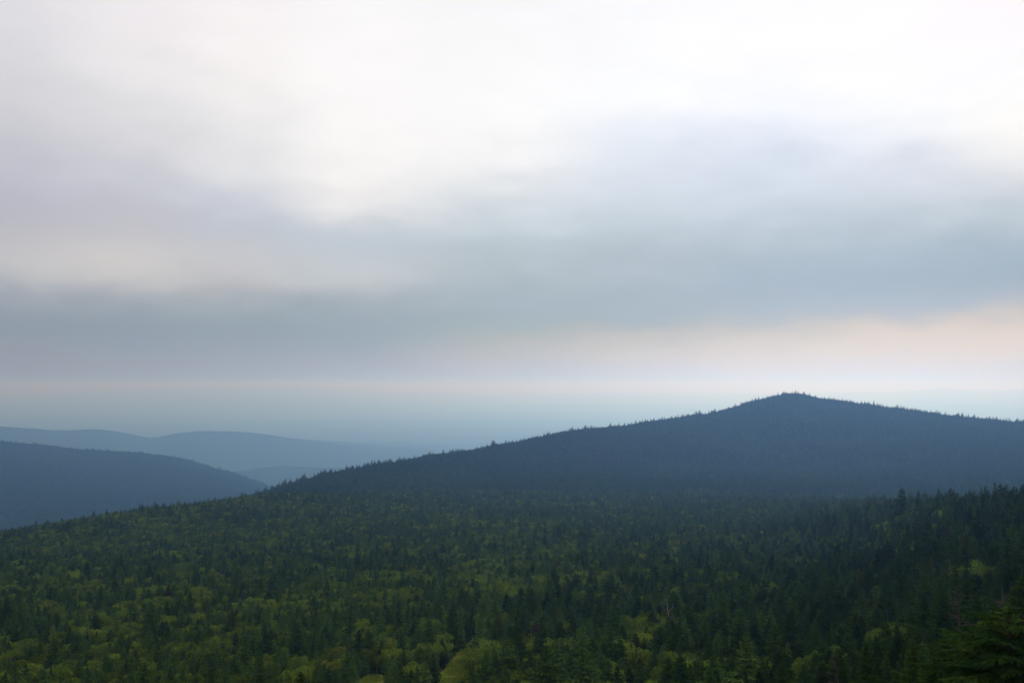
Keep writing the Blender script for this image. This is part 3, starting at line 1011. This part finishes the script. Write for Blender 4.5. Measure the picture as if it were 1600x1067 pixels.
ch = np.nonzero(chosen)[0]
def beside(i):
    d = np.hypot(TX[ch] - TX[i], TY[ch] - TY[i])
    nb_ = ch[np.argsort(d)[1:4]]
    dd = np.sort(d)[1:4]
    close = nb_[dd < 7.5]
    if len(close) == 0:
        return 'standing apart'
    nbirch = int(is_birch[close].sum())
    if nbirch == len(close) and len(close) > 1:
        return 'among birches'
    if nbirch:
        return 'beside a birch' if not is_birch[i] else 'with other birches'
    return 'among spruces' if not is_birch[i] else 'between spruces'
def look_of(i):
    slim = TW[i] / TH[i]
    if is_dead[i]:
        return 'grey leafless dead tree'
    if is_birch[i]:
        size = 'large' if TH[i] > 7.4 else ('low' if TH[i] < 5.4 else 'middling')
        return size + (' wide' if slim > 1.05 else (' narrow' if slim < 0.88 else ' rounded')) + ' yellow green birch'
    size = 'very tall' if TH[i] > 12.5 else ('tall' if TH[i] > 9.5 else ('short' if TH[i] < 6.2 else 'medium high'))
    wide = 'broad' if slim > 1.25 else ('slim' if slim < 1.02 else 'pointed')
    return size + ' ' + wide + (' rusty brown spruce' if is_rust[i] else ' shaded spruce' if is_shaded[i] else ' green spruce')
LAB, short = {}, {}
for i in ch:
    short[i] = look_of(i) + ' ' + beside(i)
    LAB[i] = look_of(i) + ' ' + zone(px[i], py_top[i])
ORD = 'first second third fourth fifth sixth seventh eighth ninth tenth eleventh twelfth thirteenth fourteenth fifteenth sixteenth seventeenth eighteenth nineteenth twentieth'.split()
TENS = {20: 'twenty', 30: 'thirty', 40: 'forty', 50: 'fifty'}
def ordinal(k):
    if k < 20:
        return ORD[k]
    t_, u_ = (k + 1) // 10 * 10, (k + 1) % 10
    return TENS[t_] + '-' + ORD[u_ - 1] if u_ else {30: 'thirtieth', 40: 'fortieth', 50: 'fiftieth'}[t_]
sets_ = {}
for i in ch:
    sets_.setdefault(LAB[i], []).append(i)
for v, ids in sets_.items():
    if len(ids) == 1:
        LAB[ids[0]] = short[ids[0]] + ' ' + zone(px[ids[0]], py_top[ids[0]])
        continue
    for k, i in enumerate(sorted(ids, key=lambda q: px[q])):
        LAB[i] = v + ', ' + ('leftmost' if k == 0 else 'rightmost' if k == len(ids) - 1 else ordinal(k) + ' from the left') + (' of its kind' if k in (0, len(ids) - 1) else '')
for i in sel_spruce:
    nr = TR[i] < 170
    pr = I_RS[TSH[i] % 3] if is_rust[i] else ((I_ND if is_shaded[i] else I_NS)[TSH[i] % 5] if nr else (I_MD if is_shaded[i] else I_MS)[TSH[i] % 9])
    tree('spruce_tree', pr, TX[i], TY[i], TZ[i], TH[i], TW[i], TROT[i], LAB[i], 'spruce', 'spruces on the near slope')
for i in sel_birch:
    pr = I_NB[TSH[i] % 5] if TR[i] < 230 else I_MB[TSH[i] % 6]
    tree('birch_tree', pr, TX[i], TY[i], TZ[i], TH[i], TW[i], TROT[i], LAB[i], 'birch', 'birches on the near slope')
for i in sel_dead:
    tree('dead_tree', I_SN[TSH[i] % 6], TX[i], TY[i], TZ[i], TH[i], TW[i], TROT[i], LAB[i], 'dead tree', 'dead trees on the near slope', 'branches')
for (x, y, z, h, wf, kind, shp, lab) in NT:
    if kind == 'dead':
        tree('dead_tree', (I_SW if shp == 0 else I_SN)[shp], x, y, z, h, h * wf, 1.3 * shp, lab, 'dead tree', 'dead trees on the near slope', 'branches')
    elif kind == 'rust':
        tree('spruce_tree', I_RS[shp], x, y, z, h, h * wf, 0.7, lab, 'spruce', 'spruces on the near slope')
    else:
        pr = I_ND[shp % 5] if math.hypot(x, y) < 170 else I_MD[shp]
        tree('spruce_tree', pr, x, y, z, h, h * wf, 0.9 * shp, lab, 'spruce', 'spruces on the near slope')

# ------------------------------------------------------------------ the large near spruce: every bough a part
hz = float(ground_z(np.array([hx]), np.array([hy]))[0]) - 0.2
hh = HERO[2] * hte - hz
hero = bpy.data.objects.new('spruce_tree', None)
COL.objects.link(hero)
hero.location = (hx, hy, hz)
hero['label'] = 'large near spruce with flat layered boughs and a grey trunk, bottom right corner'
hero['category'] = 'spruce'
hero['group'] = 'spruces on the near slope'
hg = np.random.default_rng(23)
tr = Shape()
tr.tube([(0.2, 0, -1), (0.1, 0, 0), (0, 0, hh * 0.3), (-0.06, 0, hh * 0.6), (0.05, 0, hh * 0.8), (0.15, 0, hh * 0.97)], [0.30, 0.26, 0.22, 0.17, 0.12, 0.03], 9)
link('trunk', tr.build('spruce_trunk', [M_BARK], True), hero)
nb = 0
levels = 15
for w in range(levels):
    f = w / (levels - 1)
    z = hh * (0.40 + 0.58 * f)
    if 0.46 < f < 0.60:
        continue                                   # the gap that shows the trunk
    ln0 = 3.9 * (1 - f) ** 0.55 + 0.75
    kk = 7 if f < 0.8 else 5
    a0 = hg.random() * 6.28
    for j in range(kk):
        az = a0 + 6.283 * j / kk + 0.4 * (hg.random() - .5)
        s = Shape()
        root = np.array([0.0, 0, z + 0.25 * (hg.random() - .5)])
        ln = ln0 * (0.7 + 0.5 * hg.random())
        d = np.array([math.cos(az), math.sin(az), 0])
        s.tube([root, root + d * ln * 0.35 + UP * 0.03 * ln, root + d * ln * 0.75 - UP * 0.02 * ln], [0.05, 0.035, 0.01], 4, 1)
        rise = 0.16 + 0.35 * f
        bough(s, root, az, ln, rise, 9, 0.26, hg, fine=True)
        # secondary sprays leave the stem at an angle
        for q in range(5):
            t_q = 0.3 + 0.13 * q
            rt = root + d * ln * t_q + UP * (rise * ln * t_q - 0.55 * ln * t_q ** 2 + 0.28 * ln * t_q ** 3)
            bough(s, rt, az + (0.75 if q % 2 else -0.75) + 0.2 * (hg.random() - .5), ln * 0.36 * (0.8 + 0.5 * hg.random()), 0.12, 4, 0.3, hg, fine=True)
        link('bough', s.build('spruce_bough', [M_SPRUCE_SHADED, M_BARK]), hero)
        nb += 1
for az, z, ln in ((-0.35, 0.66, 1.9), (0.5, 0.63, 1.5), (2.9, 0.68, 0.9)):
    s = Shape()
    d = np.array([math.cos(az), math.sin(az), 0])
    p = np.array([0, 0, hh * z])
    s.tube([p, p + d * ln * 0.5 - UP * 0.35 * ln * .6, p + d * ln - UP * 0.45 * ln], [0.06, 0.045, 0.02], 5)
    link('dead_branch', s.build('dead_branch', [M_DEAD]), hero)

# ------------------------------------------------------------------ the rest of the forest
rest = np.nonzero(~chosen)[0]
def shape_ids(idx):
    out = np.zeros(len(idx), int)
    for q, i in enumerate(idx):
        far = TR[i] > 900
        if is_birch[i]:
            out[q] = PROTO_ID[('far_birch', TSH[i] % 4)] if far else PROTO_ID[('birch', TSH[i] % 6)]
        elif is_dead[i]:
            out[q] = PROTO_ID[('snag', TSH[i] % 6)]
        elif is_rust[i]:
            out[q] = PROTO_ID[('rusty', TSH[i] % 2)]
        else:
            out[q] = PROTO_ID[('far_spruce', TSH[i] % 5)] if far else PROTO_ID[('shaded_spruce' if is_shaded[i] else 'spruce', TSH[i] % 9)]
    return out
def put(name, idx):
    P = np.stack([TX[idx], TY[idx], TZ[idx]], 1)
    tn = np.zeros((len(idx), 3))
    tn[:, :2] = TILT[idx]
    tn[:, 2] = TROT[idx]
    sz = np.stack([TW[idx] / 10, TW[idx] / 10, TH[idx] / 10], 1)
    scatter(name, P, tn, sz, shape_ids(idx))
put('spruce_forest', rest[~is_birch[rest] & ~is_dead[rest]])
put('birch_forest', rest[is_birch[rest]])
if len(rest[is_dead[rest]]):
    put('dead_forest', rest[is_dead[rest]])

def wood(name, X, Y, hmin, hmax, mixf, kinds, wide, tallf):
    n = len(X)
    Hh = hmin + (hmax - hmin) * rng.random(n) ** 1.5
    leafy = mixf(X, Y) > rng.random(n)
    Hh = np.where((rng.random(n) < tallf) & ~leafy, Hh * 1.75, Hh)
    Hh = np.where(leafy, Hh * 0.85, Hh)
    Hh = Hh * np.interp(np.hypot(X, Y), [1760, 2500], [1.25, 1.0])
    Hh = Hh * (1 + 0.30 * vnoise(X, Y, 72, 38) + 0.2 * vnoise(X, Y, 73, 14))
    Ww = Hh * np.where(leafy, 1.2, wide) * (0.85 + 0.4 * rng.random(n))
    a, b = kinds
    sh = np.where(leafy, np.array([PROTO_ID[(b, k)] for k in range(4)])[rng.integers(0, 4, n)], np.array([PROTO_ID[(a, k)] for k in range(5)])[rng.integers(0, 5, n)])
    tn = np.zeros((n, 3))
    tn[:, 2] = rng.random(n) * 6.283
    scatter(name, np.stack([X, Y, ground_z(X, Y) - 0.2], 1), tn, np.stack([Ww, Ww, Hh], 1) / 10, sh)
X, Y = jitter(1760, 3560, R(-17), AZM, 5.2)
rid = interp(W / 2 + F * X / Y, RIDGE)
k = np.hypot(X, Y) < rid + 300
X, Y, rid = X[k], Y[k], rid[k]
to_crest = np.clip((rid - np.hypot(X, Y)) / 260, 0, 1)
wood('hillside_forest', X, Y, 5.5, 9.5, lambda x, y: to_crest * np.clip(0.22 + 0.45 * vnoise(x, y, 71, 110) + 0.2 * vnoise(x, y, 76, 35) - 0.0003 * x, 0, 1), ('hill_spruce', 'far_wood'), 1.0, 0.10)
X, Y = jitter(4100, 7400, -AZM, R(-9), 10.5)
wood('ridge_forest', X, Y, 9, 15, lambda x, y: 0.55 + 0.4 * vnoise(x, y, 75, 200), ('hill_spruce', 'far_wood'), 1.2, 0.10)
print('trees', n, 'hill', len(X), 'boughs', nb)
